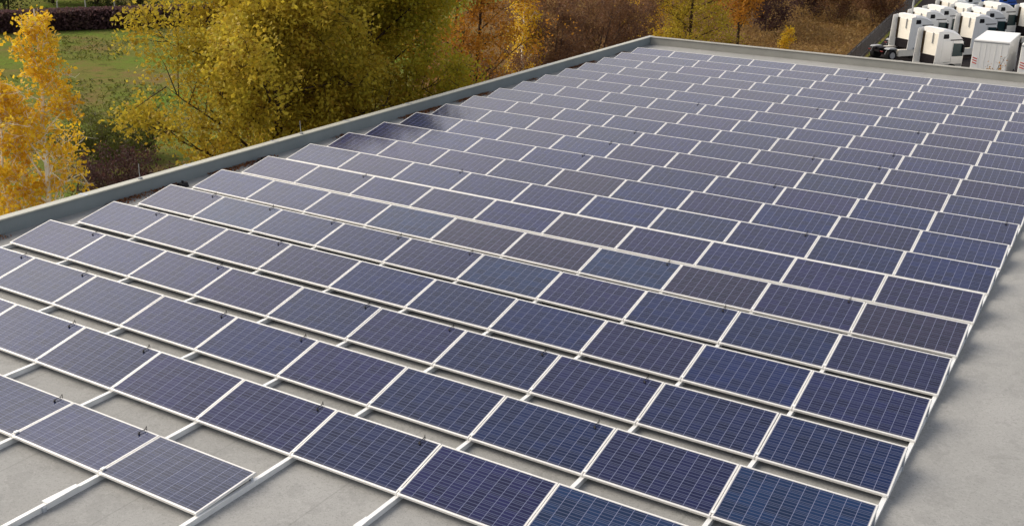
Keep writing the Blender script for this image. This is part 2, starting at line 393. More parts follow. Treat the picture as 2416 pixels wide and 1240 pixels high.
def tie_mesh(dz):
    """black cable tie looped over the upper frame edge"""
    D = math.sqrt(LEN**2-dz**2); ey = Vector((0, D/LEN, dz/LEN)); ez = Vector((0, -dz/LEN, D/LEN))
    P = lambda x, y, z: Vector((x, 0, 0))+ey*(LEN+y)+ez*z
    m_ = MB()
    m_.tube([P(0.575, 0.004, -0.05), P(0.575, 0.012, 0.01), P(0.578, -0.02, 0.018), P(0.572, -0.07, 0.02), P(0.568, -0.13, 0.012)], 0.0055, 0.0045, 5)
    m_.tube([P(0.590, -0.03, 0.006), P(0.598, -0.04, 0.025), P(0.60, -0.02, 0.05), P(0.585, 0.005, 0.055), P(0.578, 0.012, 0.02)], 0.005, 0.004, 5)
    m_.tube([P(0.568, -0.105, 0.014), P(0.60, -0.14, 0.012)], 0.012, 0.010, 6)  # dark blob on the glass stands for the tie's reflection
    return m_.mesh("cable_tie")
MESH = {}
for key, dz in (('tilt', DZ), ('flat', DZ_FLAT)):
    MESH[key] = dict(frame=frame_mesh(dz, "frame"), glass=glass_mesh(dz, "glass"), clamp=clamp_mesh(dz), rear_leg=leg_mesh(dz), cable_tie=tie_mesh(dz))
    MESH[key]['clamp'].materials.append(M['rail']); MESH[key]['rear_leg'].materials.append(M['galv']); MESH[key]['cable_tie'].materials.append(M['black'])

def project(p):
    q = (np.array(p)-np.array(CAM)) @ _R
    return 1208+FPX*q[0]/-q[2], 620-FPX*q[1]/-q[2]
def pcent(r, k, u=0.5, v=0.5):
    dz = DZ if r else DZ_FLAT; D = math.sqrt(LEN**2-dz**2)
    return ((-(k+1)+u)*W, r*PITCH+D*v, dz*v)
def panel_at(px, py, u=0.5, v=0.5):
    best = None
    for r in range(NR):
        for k in range(NC):
            x, y = project(pcent(r, k, u, v)); d = (x-px)**2+(y-py)**2
            if best is None or d < best[0]: best = (d, (r, k))
    return best[1]
brown = {panel_at(*p) for p in ((1390, 430), (1390, 540), (1300, 590), (1690, 665), (1135, 555), (2150, 775))}
teal = {panel_at(*p) for p in ((1490, 625), (940, 530), (1180, 640), (1810, 1130), (1480, 1190), (560, 500))}
ties = {panel_at(px, py, 0.84, 0.93) for px, py in (
    (55, 607), (192, 643), (217, 547), (375, 508), (490, 462), (622, 487), (785, 527), (655, 568), (510, 625), (165, 760), (318, 795), (520, 743),
    (687, 797), (132, 942), (338, 1010), (765, 962), (940, 1010), (865, 411), (938, 560), (1105, 590), (1053, 768), (1272, 828), (1385, 992), (1482, 893),
    (1565, 612), (1702, 728), (2002, 708), (1080, 405), (1440, 338), (1370, 368), (1505, 312), (1822, 437), (1905, 375), (1880, 545), (2365, 527),
    (2160, 310), (2100, 360), (2072, 395), (1635, 245), (1918, 255), (2040, 200), (950, 760))}
ORD = ["", "first", "second", "third", "fourth", "fifth", "sixth", "seventh", "eighth", "ninth", "tenth", "eleventh", "twelfth"]
CARD = ["", "one", "two", "three", "four", "five", "six"]
def row_name(r):
    if r == 0: return "short front row"
    if r <= 10: return ORD[r+1]+" row from the front"
    n = NR-r
    return "last row by the far parapet" if n == 1 else ORD[n]+" row from the far parapet"
def panel_label(r, k, look):
    if r == 0:
        w = {4: "right end panel", 5: "second panel from the right", 6: "third panel from the right"}[k]
        return f"{look} {w} of the short front row"
    if r == 1:
        if k in (4, 5, 6): return f"{look} panel behind the {({4: 'right end', 5: 'second from right', 6: 'third from right'})[k]} of the short front row, second row"
        if k > 6: return f"{look} panel cut by the photo's left edge in the second row" + (", corner only" if k == 8 else "")
        n = 4-k
        return f"{look} panel {CARD[n]} place{'s' if n > 1 else ''} right of the short front row's end, second row"
    right = r <= 10 and k <= 4 or r == 2
    if right:
        w = "right end panel" if k == 0 else ORD[k+1]+" panel from the right"
    else:
        c = NC-k
        w = "left end panel" if c == 1 else ORD[c]+" panel from the left"
    return f"{look} {w}, {row_name(r)}"
def out_of_view(r, k):
    for u in (0, .25, .5, .75, 1):
        for v in (0, .5, 1):
            x, y = project(pcent(r, k, u, v))
            if -4 < x < 2420 and -4 < y < 1244: return False
    return True
rng = random.Random(4)
protos = {}
for r in range(NR):
    for k in range(NC):
        if (r == 0 and k < 4) or out_of_view(r, k): continue
        key = 'tilt' if r else 'flat'
        t = empty("solar_panel", (-(k+0.5)*W, r*PITCH, 0))
        if (r, k) in brown: look, colr = "brownish", (0.014, 0.009, 0.022)
        elif (r, k) in teal: look, colr = "teal blue", (0.003, 0.016, 0.056)
        else:
            q = rng.random(); look = "blue" if k < 6 and r < 9 else "greyish blue"
            colr = (0.002+0.006*q*q, 0.0085-0.003*q, 0.040+0.016*rng.random()-0.010*q)
        tag(t, panel_label(r, k, look+" solar"), "solar panel", "solar panels in rows on the flat roof")
        for part in ("frame", "glass", "clamp", "rear_leg"):
            if part == "clamp" and (k == 0 or (r, k) == (0, 4)): continue
            o = link(part, MESH[key][part], t)
            if part == "glass": o.color = (*colr, 1)
        if (r, k) in ties: link("cable_tie", MESH[key]['cable_tie'], t)
        # fitters never get it perfect
        t.rotation_euler = (R(rng.uniform(-0.15, 0.15)), R(rng.uniform(-0.12, 0.12)), R(rng.uniform(-0.1, 0.1)))

# rails under the joints between panels
for c in range(NC+1):
    y0 = {0: PITCH*1.0-0.3, 1: PITCH*1.0-0.3, 2: PITCH-0.5, 3: 0.88, 4: -1.6}.get(c, -2.6)
    y1 = (NR-1)*PITCH+LEN+0.06
    x = -c*W-(0.045 if c == 0 else 0)+(0.012 if c == NC else 0)
    t = empty("mounting_rail", (x, y0, ROOF))
    if c == 0: lb = "white aluminium rail under the right ends of the panel rows"
    elif c == NC: lb = "white aluminium rail under the left ends of the rows, beside the parapet"
    elif c == 3: lb = "white aluminium rail with a flared cut end in front of the second row"
    elif c == 4: lb = "white aluminium rail under the right end of the short front row"
    elif c == 5: lb = "white aluminium rail with a splice sleeve in front of the short front row"
    else: lb = f"white aluminium rail below the {ORD[c]} panel joint counted from the right ends"
    tag(t, lb, "rail", "mounting rails across the roof")
    b = MB(); h = -0.038-ROOF
    poly = [(-0.022, 0.0), (0.022, 0.0), (0.022, h-0.012), (0.029, h-0.010), (0.029, h), (-0.029, h), (-0.029, h-0.010), (-0.022, h-0.012)]
    b.prism(poly, 0, y1-y0, 'Y')
    b.build("rail", M['rail'], t)
    if c == 3:
        MB().prism([(-0.05, -0.06), (0.045, -0.06), (0.034, 0.16), (-0.034, 0.16)], h+0.001, h+0.008, 'Z').build("end_plate", M['rail'], t)
    if c == 5:
        q = -0.72-y0
        MB().prism([(-0.062, q-0.03), (0.050, q-0.03), (0.036, q+0.42), (-0.036, q+0.42)], h+0.001, h+0.016, 'Z').build("splice_sleeve", M['rail'], t)
        MB().box(-0.03, 0.05, q-0.10, q-0.05, 0.0, h-0.012, 0.004).build("bolt", M['galv'], t)
    if c == 4:
        MB().box(0.030, 0.062, LEN*0.9, LEN*0.9+0.16, 0.002, h+0.01, 0.004).build("bracket", M['galv'], t)

# ------------------------------------------------------------------ things on the parapet
def rod(px, py0, py1, label, lean):
    p = at(px, py0, ROOF+PH); p.x = -17.66
    t = empty("lightning_rod", p); tag(t, label, "lightning rod", "lightning rods on the left parapet")
    MB().tube([(0, 0, 0), (lean*0.5, 0, 0.18), (lean, 0.02, 0.38)], 0.008, 0.006, 6).build("rod", M['steel'], t)
    MB().box(-0.04, 0.04, -0.04, 0.04, 0.036, 0.07, 0.008).build("base", M['grey'], t)
rod(344, 428, 402, "thin grey lightning rod on the left parapet, nearest the camera", -0.03)
rod(708, 318, 295, "thin grey lightning rod on the left parapet in front of red leaves", -0.05)
for px, py, lb in ((602, 381, "black rubber block by the parapet beside the sixth row's left end"), (706, 346, "black rubber block by the parapet beside the seventh row's left end"), (412, 436, "black rubber block by the parapet, nearest of three")):
    p = at(px, py, ROOF)
    t = empty("conductor_holder", (-17.30, p.y, ROOF)); tag(t, lb, "roof block", "conductor holders along the left parapet")
    MB().prism([(-0.11, 0), (0.11, 0), (0.07, 0.10), (-0.07, 0.10)], -0.10, 0.10, 'Y', 0.012).build("block", M['black'], t)
    MB().box(-0.02, 0.02, -0.02, 0.02, 0.10, 0.15, 0.004).build("clip", M['black'], t)

# ------------------------------------------------------------------ foliage
def leaf_mesh(name, c, size, nrng, aspect=0.62, up=0.35):
    n = len(c)
    d = nrng.normal(size=(n, 3)); d[:, 2] += up; d /= np.linalg.norm(d, axis=1)[:, None]
    a = np.cross(d, nrng.normal(size=(n, 3))); a /= np.linalg.norm(a, axis=1)[:, None]
    b = np.cross(d, a); s = size*(0.6+0.8*nrng.random(n))[:, None]
    v = np.empty((n, 4, 3)); v[:, 0] = c-a*s*0.5; v[:, 1] = c+b*s*0.5*aspect+d*s*0.08; v[:, 2] = c+a*s*0.5; v[:, 3] = c-b*s*0.5*aspect+d*s*0.08
    me = bpy.data.meshes.new(name)
    me.vertices.add(n*4); me.vertices.foreach_set("co", v.astype(np.float32).ravel())
    me.loops.add(n*4); me.loops.foreach_set("vertex_index", np.arange(n*4, dtype=np.int32))
    me.polygons.add(n); me.polygons.foreach_set("loop_start", np.arange(0, n*4, 4, dtype=np.int32))
    me.polygons.foreach_set("loop_total", np.full(n, 4, dtype=np.int32))
    me.update(calc_edges=True); me.validate(); return me
def tubes_mesh(name, lines):
    """lines: (points, r0, r1, sides)"""
    V, F = [], []; base = 0
    for P, r0, r1, n in lines:
        P = np.asarray(P, float); m = len(P)
        T = np.gradient(P, axis=0); T /= np.linalg.norm(T, axis=1)[:, None]+1e-9
        u = np.cross(T, [0.13, 0.31, 0.94]); u /= np.linalg.norm(u, axis=1)[:, None]+1e-9; w = np.cross(T, u)
        rad = np.linspace(r0, r1, m)
        for k in range(n):
            a = 2*math.pi*k/n
            V.append(P+(u*math.cos(a)+w*math.sin(a))*rad[:, None])
        for k in range(n):
            k2 = (k+1) % n
            for i in range(m-1): F.append((base+k*m+i, base+k2*m+i, base+k2*m+i+1, base+k*m+i+1))
        base += n*m
    me = bpy.data.meshes.new(name); me.from_pydata(np.concatenate(V).tolist(), [], F)
    for p in me.polygons: p.use_smooth = True
    return me
def grow(seed, H, env, z0, n1, n2, n3, leaves, sig, trunk_r, lean=(0, 0), stems=1, rise=0.8, spread0=0.0):
    """skeleton by envelope: env(t) = crown radius at height fraction t; returns tube lines and leaf centres"""
    g = np.random.default_rng(seed); lines = []; tips = []
    for s in range(stems):
        a = 2*math.pi*s/max(stems, 1)+g.random()*2
        off = np.array([math.cos(a), math.sin(a), 0])*spread0*(0.4+0.6*g.random()) if stems > 1 else np.zeros(3)
        hs_ = H*(1.0 if s == 0 else 0.70+0.28*g.random())
        tt = np.linspace(0, 1, 10)
        wob = np.cumsum(g.normal(size=(10, 2))*0.012*H/ max(1, stems**0.5), axis=0)*tt[:, None]
        tr = np.stack([lean[0]*tt+wob[:, 0]+off[0]*(0.15+tt), lean[1]*tt+wob[:, 1]+off[1]*(0.15+tt), tt*hs_], 1)
        lines.append((tr, trunk_r/(stems**0.5), trunk_r*0.12, 7))
        m1 = max(3, n1//stems)
        for i in range(m1):
            t = z0+(0.97-z0)*(i+g.random()*0.8)/m1; az = i*2.4+g.normal()*0.4
            p0 = np.array([np.interp(t, tt, tr[:, j]) for j in range(3)])
            Lr = env(t)*(0.75+0.4*g.random())/(1.0 if stems == 1 else 1.25)
            d = np.array([math.cos(az), math.sin(az), rise*(0.5+0.9*g.random())*(1.1 if t < 0.6 else 0.8)])
            q = np.linspace(0, 1, 6)[:, None]
            P = p0+d*Lr*q+np.array([0, 0, -0.18*Lr])*q**2+np.cumsum(g.normal(size=(6, 3))*0.035*Lr, axis=0)*q
            r0 = trunk_r*(1-t*0.85)*0.42/(stems**0.4); lines.append((P, max(r0, 0.012), 0.006, 5))
            for j in range(n2):
                u = 0.08+0.92*(j+g.random())/n2
                b0 = np.array([np.interp(u, q[:, 0], P[:, c]) for c in range(3)])
                dd = d*0.45+g.normal(size=3)*0.75; dd[2] += 0.15; dd /= np.linalg.norm(dd)
                L2 = Lr*(0.22+0.30*g.random())*(1.15-0.4*u)+0.15; q2 = np.linspace(0, 1, 4)[:, None]
                P2 = b0+dd*L2*q2+g.normal(size=(4, 3))*0.04*L2*q2
                lines.append((P2, max(r0*0.35, 0.008), 0.004, 4))
                for m_ in range(n3):
                    u2 = 0.25+0.75*(m_+g.random())/n3
                    c0 = np.array([np.interp(u2, q2[:, 0], P2[:, c]) for c in range(3)])
                    d3 = dd*0.5+g.normal(size=3)*0.7; d3 /= np.linalg.norm(d3); L3 = L2*(0.3+0.4*g.random())+0.08
                    c1 = c0+d3*L3
                    lines.append((np.stack([c0, (c0+c1)/2+g.normal(size=3)*0.03*L3, c1]), 0.005, 0.003, 3))
                    tips.append((c0, c1))
    tips = np.array(tips); pw = g.random(len(tips))**1.6+0.06; idx = g.choice(len(tips), leaves, p=pw/pw.sum())
    w = (g.random(leaves)**0.6)[:, None]
    c = tips[idx, 0]*(1-w)+tips[idx, 1]*w+g.normal(size=(leaves, 3))*sig
    keep = g.random(len(tips)) > 0.12                      # a few bare twigs
    c = c[keep[idx]]
    return lines, c, g
def plant(name, loc, label, cat, leafmat, barkmat, lsize, group=None, crown='crown', stem='trunk', up=0.35, **kw):
    t = empty(name, loc); tag(t, label, cat, group)
    lines, c, g = grow(**kw)
    link(stem, tubes_mesh(stem, lines), t, barkmat)
    link(crown, leaf_mesh(crown, c, lsize, g, up=up), t, leafmat)
    return t
def egg(r, lo=0.55, peak=0.35, top=0.12):
    def f(t):
        if t < peak: return r*(lo+(1-lo)*math.sin(math.pi/2*t/peak))
        return r*(top+(1-top)*math.cos(math.pi/2*(t-peak)/(1-peak)))
    return f

# birches at the left edge
plant("birch_tree", pos(50, 35), "golden yellow birch with a white trunk beside the left parapet", "tree", L['gold'], M['birch_bark'], 0.135,
      seed=11, H=10.9, env=egg(1.5, 0.95, 0.35, 0.10), z0=0.10, n1=38, n2=7, n3=4, leaves=8500, sig=0.11, trunk_r=0.145, lean=(0.1, 0.1), rise=0.9)
plant("birch_tree", pos(-35, 36), "smaller golden birch cut off by the photo's left edge", "tree", L['gold'], M['birch_bark'], 0.135,
      seed=12, H=8.8, env=egg(1.6, 0.85, 0.35, 0.12), z0=0.10, n1=32, n2=8, n3=4, leaves=8500, sig=0.10, trunk_r=0.11, rise=0.9)
# the big trees right behind the parapet
plant("deciduous_tree", pos(650, 37.5), "big ochre yellow tree behind the left parapet, right of the meadow", "tree", L['olive'], M['bark'], 0.145,
      seed=21, H=12.6, env=egg(3.55, 0.85, 0.4, 0.45), z0=0.08, n1=36, n2=13, n3=7, leaves=100000, sig=0.22, trunk_r=0.24, rise=0.75)
plant("deciduous_tree", pos(862, 41), "big olive green tree behind the left parapet, left of the orange tree", "tree", L['green'], M['bark'], 0.14,
      seed=22, H=15.0, env=egg(3.55, 0.9, 0.35, 0.35), z0=0.08, n1=38, n2=13, n3=7, leaves=105000, sig=0.22, trunk_r=0.20, rise=0.75)
plant("deciduous_tree", pos(1100, 52), "sparse orange brown tree with dark forked trunk behind the parapet", "tree", L['orange'], M['bark'], 0.14,
      seed=23, H=13.5, env=egg(3.3, 0.7, 0.4, 0.3), z0=0.16, n1=26, n2=9, n3=5, leaves=17000, sig=0.2, trunk_r=0.22, lean=(0.4, 0.2), stems=2, spread0=0.9, rise=1.0)
plant("birch_tree", pos(1238, 62), "slim yellow birch between the orange tree and the red brown thicket", "tree", L['gold'], M['birch_bark'], 0.14,
      seed=24, H=11.5, env=egg(1.15, 0.8, 0.3, 0.3), z0=0.10, n1=24, n2=6, n3=4, leaves=9000, sig=0.16, trunk_r=0.12)
plant("deciduous_tree", pos(745, 46), "ochre green tree half hidden between the two big trees", "tree", L['olive'], M['bark'], 0.15,
      seed=25, H=12.5, env=egg(4.0, 0.8, 0.4, 0.4), z0=0.06, n1=32, n2=10, n3=6, leaves=50000, sig=0.25, trunk_r=0.2)
# beyond the far corner
for px, d, H, r, lb, sd in ((1300, 64, 7.6, 3.0, "red brown bushy thicket beside the slim yellow birch", 31), (1385, 68, 8.6, 3.0, "tall red brown thicket left of the roof corner", 32), (1465, 74, 7.6, 2.6, "dull brown thicket right behind the roof corner", 33)):
    plant("thicket_bush", pos(px, d), lb, "bush", L['rust'], M['twig'], 0.14, crown='foliage', stem='stem',
          seed=sd, H=H, env=egg(r, 0.7, 0.5, 0.6), z0=0.05, n1=40, n2=8, n3=5, leaves=15000, sig=0.2, trunk_r=0.16, stems=6, spread0=r*0.7, rise=1.3)
plant("deciduous_tree", pos(1520, 84), "golden yellow tree just right of the roof corner", "tree", L['gold'], M['bark'], 0.17,
      seed=41, H=11.5, env=egg(2.2, 0.8, 0.35, 0.3), z0=0.12, n1=26, n2=8, n3=4, leaves=12000, sig=0.25, trunk_r=0.16)
plant("deciduous_tree", pos(1630, 80), "olive brown round tree between the golden and the orange tree", "tree", L['olive'], M['bark'], 0.17,
      seed=42, H=11.5, env=egg(2.9, 0.8, 0.4, 0.4), z0=0.08, n1=30, n2=9, n3=4, leaves=17000, sig=0.25, trunk_r=0.18)
plant("deciduous_tree", pos(1738, 90), "orange tree left of the dark bare brush", "tree", L['orange'], M['bark'], 0.17,
      seed=43, H=12, env=egg(1.9, 0.8, 0.4, 0.4), z0=0.25, n1=24, n2=8, n3=4, leaves=11000, sig=0.25, trunk_r=0.16)
plant("sapling_tree", pos(1853, 91), "small yellow sapling standing alone in the brown scrub", "tree", L['gold'], M['bark'], 0.13,
      seed=44, H=3.4, env=egg(0.55, 0.8, 0.4, 0.3), z0=0.3, n1=12, n2=5, n3=3, leaves=1500, sig=0.12, trunk_r=0.04)
for px, d, H, r, sd, mt, lb in ((1800, 112, 5.2, 3.2, 51, 'purple', "dark purple brown bush behind the yellow sapling"), (1960, 125, 5.0, 3.4, 52, 'rust', "rust red bush at the top of the scrub slope"), (2060, 122, 4.4, 3.0, 53, 'rust', "rusty bush beside the yard fence"), (1890, 128, 5.5, 3.4, 54, 'purple', "dark bare bush left of the rust red bush")):
    plant("wild_bush", pos(px, d), lb, "bush", L[mt], M['twig'], 0.2, crown='foliage', stem='stem',
          seed=sd, H=H, env=egg(r, 0.8, 0.5, 0.6), z0=0.05, n1=30, n2=7, n3=4, leaves=8000, sig=0.25, trunk_r=0.1, stems=5, spread0=r*0.8, rise=1.1)
# understorey behind the left parapet
under = [(240, 47, 3.2, 1.9, 'purple', "dark purple shrub right of the birch"), (330, 43, 3.0, 1.8, 'purple', "dark purple shrub under the ochre tree's left side"), (420, 42, 3.2, 1.8, 'purple', "low dark shrub behind the parapet under the ochre tree"),
         (205, 56, 2.6, 2.0, 'moss', "moss green bush between birch and meadow"), (285, 60, 1.6, 2.2, 'moss', "bright green bush at the near meadow edge"),
         (520, 45, 3.6, 2.0, 'brown', "brown shrub below the middle of the ochre tree"), (640, 46, 4.6, 2.2, 'reds', "dark red leaved shrub between the two big trees"), (715, 47, 4.4, 2.0, 'reds', "dark red shrub under the olive green tree"),
         (820, 48, 4.6, 2.2, 'purple', "dark shrub low under the olive green tree"), (930, 50, 5.0, 2.3, 'moss', "green brown shrub right of the dark shrub"), (1020, 52, 5.0, 2.2, 'brown', "brown shrub left of the forked orange tree"), (1180, 60, 5.0, 2.4, 'rust', "rusty shrub right of the forked orange tree")]
for i, (px, d, H, r, mt, lb) in enumerate(under):
    plant("shrub", pos(px, d), lb, "shrub", L[mt], M['twig'], 0.11, crown='foliage', stem='stem',
          seed=60+i, H=H, env=egg(r, 0.8, 0.45, 0.55), z0=0.05, n1=30, n2=6, n3=4, leaves=9000, sig=0.16, trunk_r=0.08, stems=5, spread0=r*0.7, rise=1.0)
# hedge, posts and dark trees across the meadow
ha = at(-160, 84, G); hb = at(520, 56, G)
g = np.random.default_rng(5); n = 60000
u = g.random(n); hz = g.random(n)**0.8*1.9
hc = np.outer(1-u, ha)+np.outer(u, hb)+np.stack([g.normal(size=n)*0.5, g.normal(size=n)*0.5, hz+0.05], 1)
hedge = empty("hedge", (ha+hb)/2); tag(hedge, "long low purple brown hedge at the far side of the meadow", "hedge")
hc -= np.array((ha+hb)/2)
link("foliage", leaf_mesh("foliage", hc, 0.26, g), hedge, mat_leaf("leaf_hedge", [(0.085, 0.045, 0.050), (0.13, 0.068, 0.070), (0.12, 0.085, 0.055)]))
lines = []
for i in range(160):
    q = g.random(); b0 = np.array(ha)*(1-q)+np.array(hb)*q-np.array((ha+hb)/2)
    lines.append((np.stack([b0, b0+g.normal(size=3)*[0.3, 0.3, 0]+[0, 0, 1.0], b0+g.normal(size=3)*[0.5, 0.5, 0]+[0, 0, 1.9]]), 0.02, 0.008, 3))
link("stem", tubes_mesh("stem", lines), hedge, M['twig'])
for px, py, lb in ((8, 74, "weathered post in the hedge, leftmost of four"), (150, 66, "weathered post in the hedge just right of the birch top"), (215, 62, "weathered post in the middle of the hedge"), (282, 58, "weathered post in the hedge nearest the ochre tree")):
    p = at(px, py, G)+Vector((0.6, -0.8, 0)); t = empty("fence_post", p); tag(t, lb, "post", "posts along the meadow hedge")
    MB().tube([(0, 0, 0), (-0.05, 0, 1.2), (-0.12, 0.03, 2.6)], 0.07, 0.055, 7).build("post", M['post'], t)
    MB().tube([(-0.12, 0.03, 2.6), (0.12, 0, 2.64)], 0.03, 0.03, 5).build("crosspiece", M['post'], t)
for px, d, H, r, lb, sd in ((30, 128, 7, 4.5, "dark green bushy tree behind the hedge at far left", 71), (140, 134, 8, 4.5, "dark green tree behind the hedge above the birch", 72), (240, 132, 7, 4.5, "dark green tree behind the hedge over the meadow's middle", 73), (340, 130, 7, 4.0, "dark green tree behind the hedge beside the ochre tree", 74)):
    plant("hedgerow_tree", pos(px, d), lb, "tree", L['dgreen'], M['bark'], 0.3,
          seed=sd, H=H, env=egg(r, 0.85, 0.4, 0.5), z0=0.04, n1=24, n2=7, n3=4, leaves=8000, sig=0.4, trunk_r=0.15, stems=2, spread0=1.2)
# tall dead grass and low brush on the slope beyond the hall: reads as one mass
g = np.random.default_rng(9); n = 90000
pts = []
poly = [(-30, 44), (-19.5, 44), (f0.x-0.5, f0.y), (f1.x-0.5, f1.y), (-75, 190), (-60, 100)]
def inside(x, y):
    c = np.zeros(len(x), bool); j = len(poly)-1
    for i in range(len(poly)):
        xi, yi = poly[i]; xj, yj = poly[j]
        k = ((yi > y) != (yj > y)) & (x < (xj-xi)*(y-yi)/(yj-yi+1e-12)+xi); c ^= k; j = i
    return c
xs = g.uniform(-80, 20, 500000); ys = g.uniform(40, 175, 500000)
k = inside(xs, ys); xs, ys = xs[k], ys[k]
cl = np.sin(xs*0.55+np.sin(ys*0.3)*1.5)+np.sin(ys*0.45+xs*0.21)
hgt = np.clip(0.7+0.45*cl, 0.15, 1.6)
n = min(len(xs), 130000); xs, ys, hgt = xs[:n], ys[:n], hgt[:n]
c = np.stack([xs, ys, G+0.03+hgt*g.random(n)], 1)
o = link("scrub", leaf_mesh("scrub", c, 0.30, g, aspect=0.4, up=0.0), None, L['brown'])
tag(o, "rusty brown weeds and low scrub on the waste ground beyond the hall", "scrub", kind='stuff')
# meadow tufts
n = 40000; u = g.random(n); px = 60+g.random(n)*420
xs = g.uniform(-110, -30, n); ys = g.uniform(22, 85, n)
k = (np.sin(xs*0.3+np.sin(ys*0.6))+np.sin(ys*0.5)) > 0.2
c = np.stack([xs[k], ys[k], G+0.04+0.10*g.random(k.sum())], 1)
o = link("grass_tufts", leaf_mesh("grass_tufts", c, 0.28, g, aspect=0.35, up=0.0), None, L['moss'])
tag(o, "coarse green and brown grass tufts in the meadow", "grass", kind='stuff')
# leaves blown against the parapet
n = 9000; ys = g.uniform(-2, 36, n); k = (np.sin(ys*1.7)+np.sin(ys*0.63+1)+np.sin(ys*4.1)*0.5) > -0.1+g.random(n)*1.2
ys = ys[k]; xs = -17.58+np.abs(g.normal(size=len(ys)))*0.14
c = np.stack([xs, ys, ROOF+0.012+0.03*g.random(len(ys))], 1)
o = link("fallen_leaves", leaf_mesh("fallen_leaves", c, 0.055, g, up=1.5), None, M['litter'])
tag(o, "brown fallen leaves drifted along the foot of the left parapet", "leaves", kind='stuff')

# ------------------------------------------------------------------ truck yard
def wheel(parent, x, y, r=0.50, w=0.30, name="wheel"):
    def disc(r0, y0, y1, rin=0.0):
        m_ = MB(); n_ = 20
        prof = [(r0*0.92, y0), (r0, y0+0.05*(1 if y1 > y0 else -1)), (r0, y1-0.05*(1 if y1 > y0 else -1)), (r0*0.92, y1)]
        rings = [[m_.bm.verts.new((q*math.cos(2*math.pi*k/n_), yy, q*math.sin(2*math.pi*k/n_))) for k in range(n_)] for q, yy in prof]
        for a, b in zip(rings, rings[1:]):
            for k in range(n_): m_.bm.faces.new((a[k], a[(k+1)%n_], b[(k+1)%n_], b[k]))
        m_.bm.faces.new(rings[0]); m_.bm.faces.new(rings[-1][::-1]); return m_
    o = disc(r, -w/2, w/2).build(name, M['tyre'], parent); o.location = (x, y, r)
    s = 1 if y > 0 else -1
    q = disc(r*0.55, s*(w/2-0.02), s*(w/2+0.015)).build("rim", M['rim'], o)
    return o
def make_truck(label, paint, rearmat):
    t = empty("tractor_truck", (0, 0, 0)); tag(t, label, "truck", "tractor units parked in the yard")
    # forward = +X, cab rear wall at x = 0
    cab = MB().prism([(0.0, 0.95), (1.75, 0.95), (1.75, 0.55), (2.25, 0.55), (2.30, 1.6), (2.12, 2.85), (1.95, 3.02), (0.0, 3.02)], -1.22, 1.22, 'Y', 0.05)
    cab.build("cab", paint, t)
    fair = MB()
    secs = [(0.0, 3.0, 3.86), (0.5, 3.0, 3.88), (1.1, 3.0, 3.74), (1.65, 3.0, 3.45), (2.0, 3.0, 3.06)]
    prev = None
    for x, za, zb in secs:
        hw = 1.20; q = (zb-za)
        ring = [fair.bm.verts.new(v) for v in ((x, -hw, za), (x, -hw, za+q*0.8), (x, -hw+0.15, zb), (x, hw-0.15, zb), (x, hw, za+q*0.8), (x, hw, za))]
        if prev:
            for i in range(6): fair.bm.faces.new((prev[i], prev[(i+1)%6], ring[(i+1)%6], ring[i]))
        else: fair.bm.faces.new(ring)
        prev = ring
    fair.bm.faces.new(prev[::-1])
    fair.build("roof_fairing", paint, t)
    MB().box(-0.03, -0.001, -0.83, 0.83, 1.72, 3.46, 0.01).build("rear_panel", rearmat, t)
    MB().box(-0.06, -0.002, -1.05, 1.05, 0.95, 1.71, 0.01).build("rear_wall", M['dark'], t)
    for s in (-1, 1): MB().box(-0.04, -0.002, s*0.975-0.135, s*0.975+0.135, 1.72, 3.50, 0.006).build("rear_gap", M['browngap'], t)  # brown strips stand in for the dark gaps beside the rear panel
    MB().tube([(-0.09, -0.12, 2.65), (-0.09, -0.12, 3.50)], 0.045, 0.045, 6).build("air_intake", M['grey'], t)
    for s in (-1, 1):
        MB().prism([(-0.62, 0.95), (-0.002, 0.95), (-0.002, 3.78), (-0.50, 3.70)], s*1.225, s*1.185, 'Y', 0.008).build("side_fairing", paint, t)
        MB().prism([(0.02, 3.14), (0.52, 3.14), (0.58, 3.24), (0.50, 3.50), (0.02, 3.50)], s*1.205, s*1.214, 'Y').build("roof_vent", M['black'], t)
        MB().prism([(1.10, 1.72), (2.20, 1.72), (2.06, 2.72), (1.10, 2.76)], s*1.222, s*1.232, 'Y').build("side_window", M['window'], t)
        MB().box(2.02, 2.20, s*1.26-0.10, s*1.26+0.10, 2.0, 2.65, 0.03).build("mirror", M['black'], t)
        MB().box(1.02, 1.045, s*1.2215, s*1.2275, 1.0, 2.95).build("door_seam", M['grey'], t)
        MB().box(0.02, 2.2, s*1.2215, s*1.235, 0.96, 1.12).build("sill", M['grey'], t)
        MB().prism([(1.15+0.64*math.cos(a), 0.5+0.64*math.sin(a)) for a in np.linspace(0.75, math.pi-0.75, 9)], s*1.222, s*1.236, 'Y').build("wheel_arch", M['black'], t)
        MB().box(0.30, 0.95, s*1.222, s*1.235, 1.25, 1.30).build("door_handle", M['grey'], t)
        MB().box(-1.45, 0.25, s*1.05-0.16, s*1.05+0.16, 0.38, 0.98, 0.05).build("fuel_tank", M['cream'], t)
        MB().box(2.24, 2.31, s*0.85-0.22, s*0.85+0.22, 0.72, 0.95, 0.02).build("headlight", M['grey'], t)
        wheel(t, 1.15, s*1.05); wheel(t, -2.10, s*0.95, 0.50, 0.55)
        MB().tube([(-2.10+0.62*math.cos(a), s*0.95, 0.50+0.62*math.sin(a)) for a in np.linspace(0.15, math.pi-0.15, 9)], 0.03, 0.03, 5).prism([(-2.65, 1.02), (-1.55, 1.02), (-1.75, 1.14), (-2.45, 1.14)], s*0.95-0.30, s*0.95+0.30, 'Y', 0.02).build("mudguard", M['grey'], t)
        MB().box(-3.05, -2.95, s*0.80-0.2, s*0.80+0.12, 0.82, 0.90, 0.01).build("tail_light", M['lamp_red'], t)
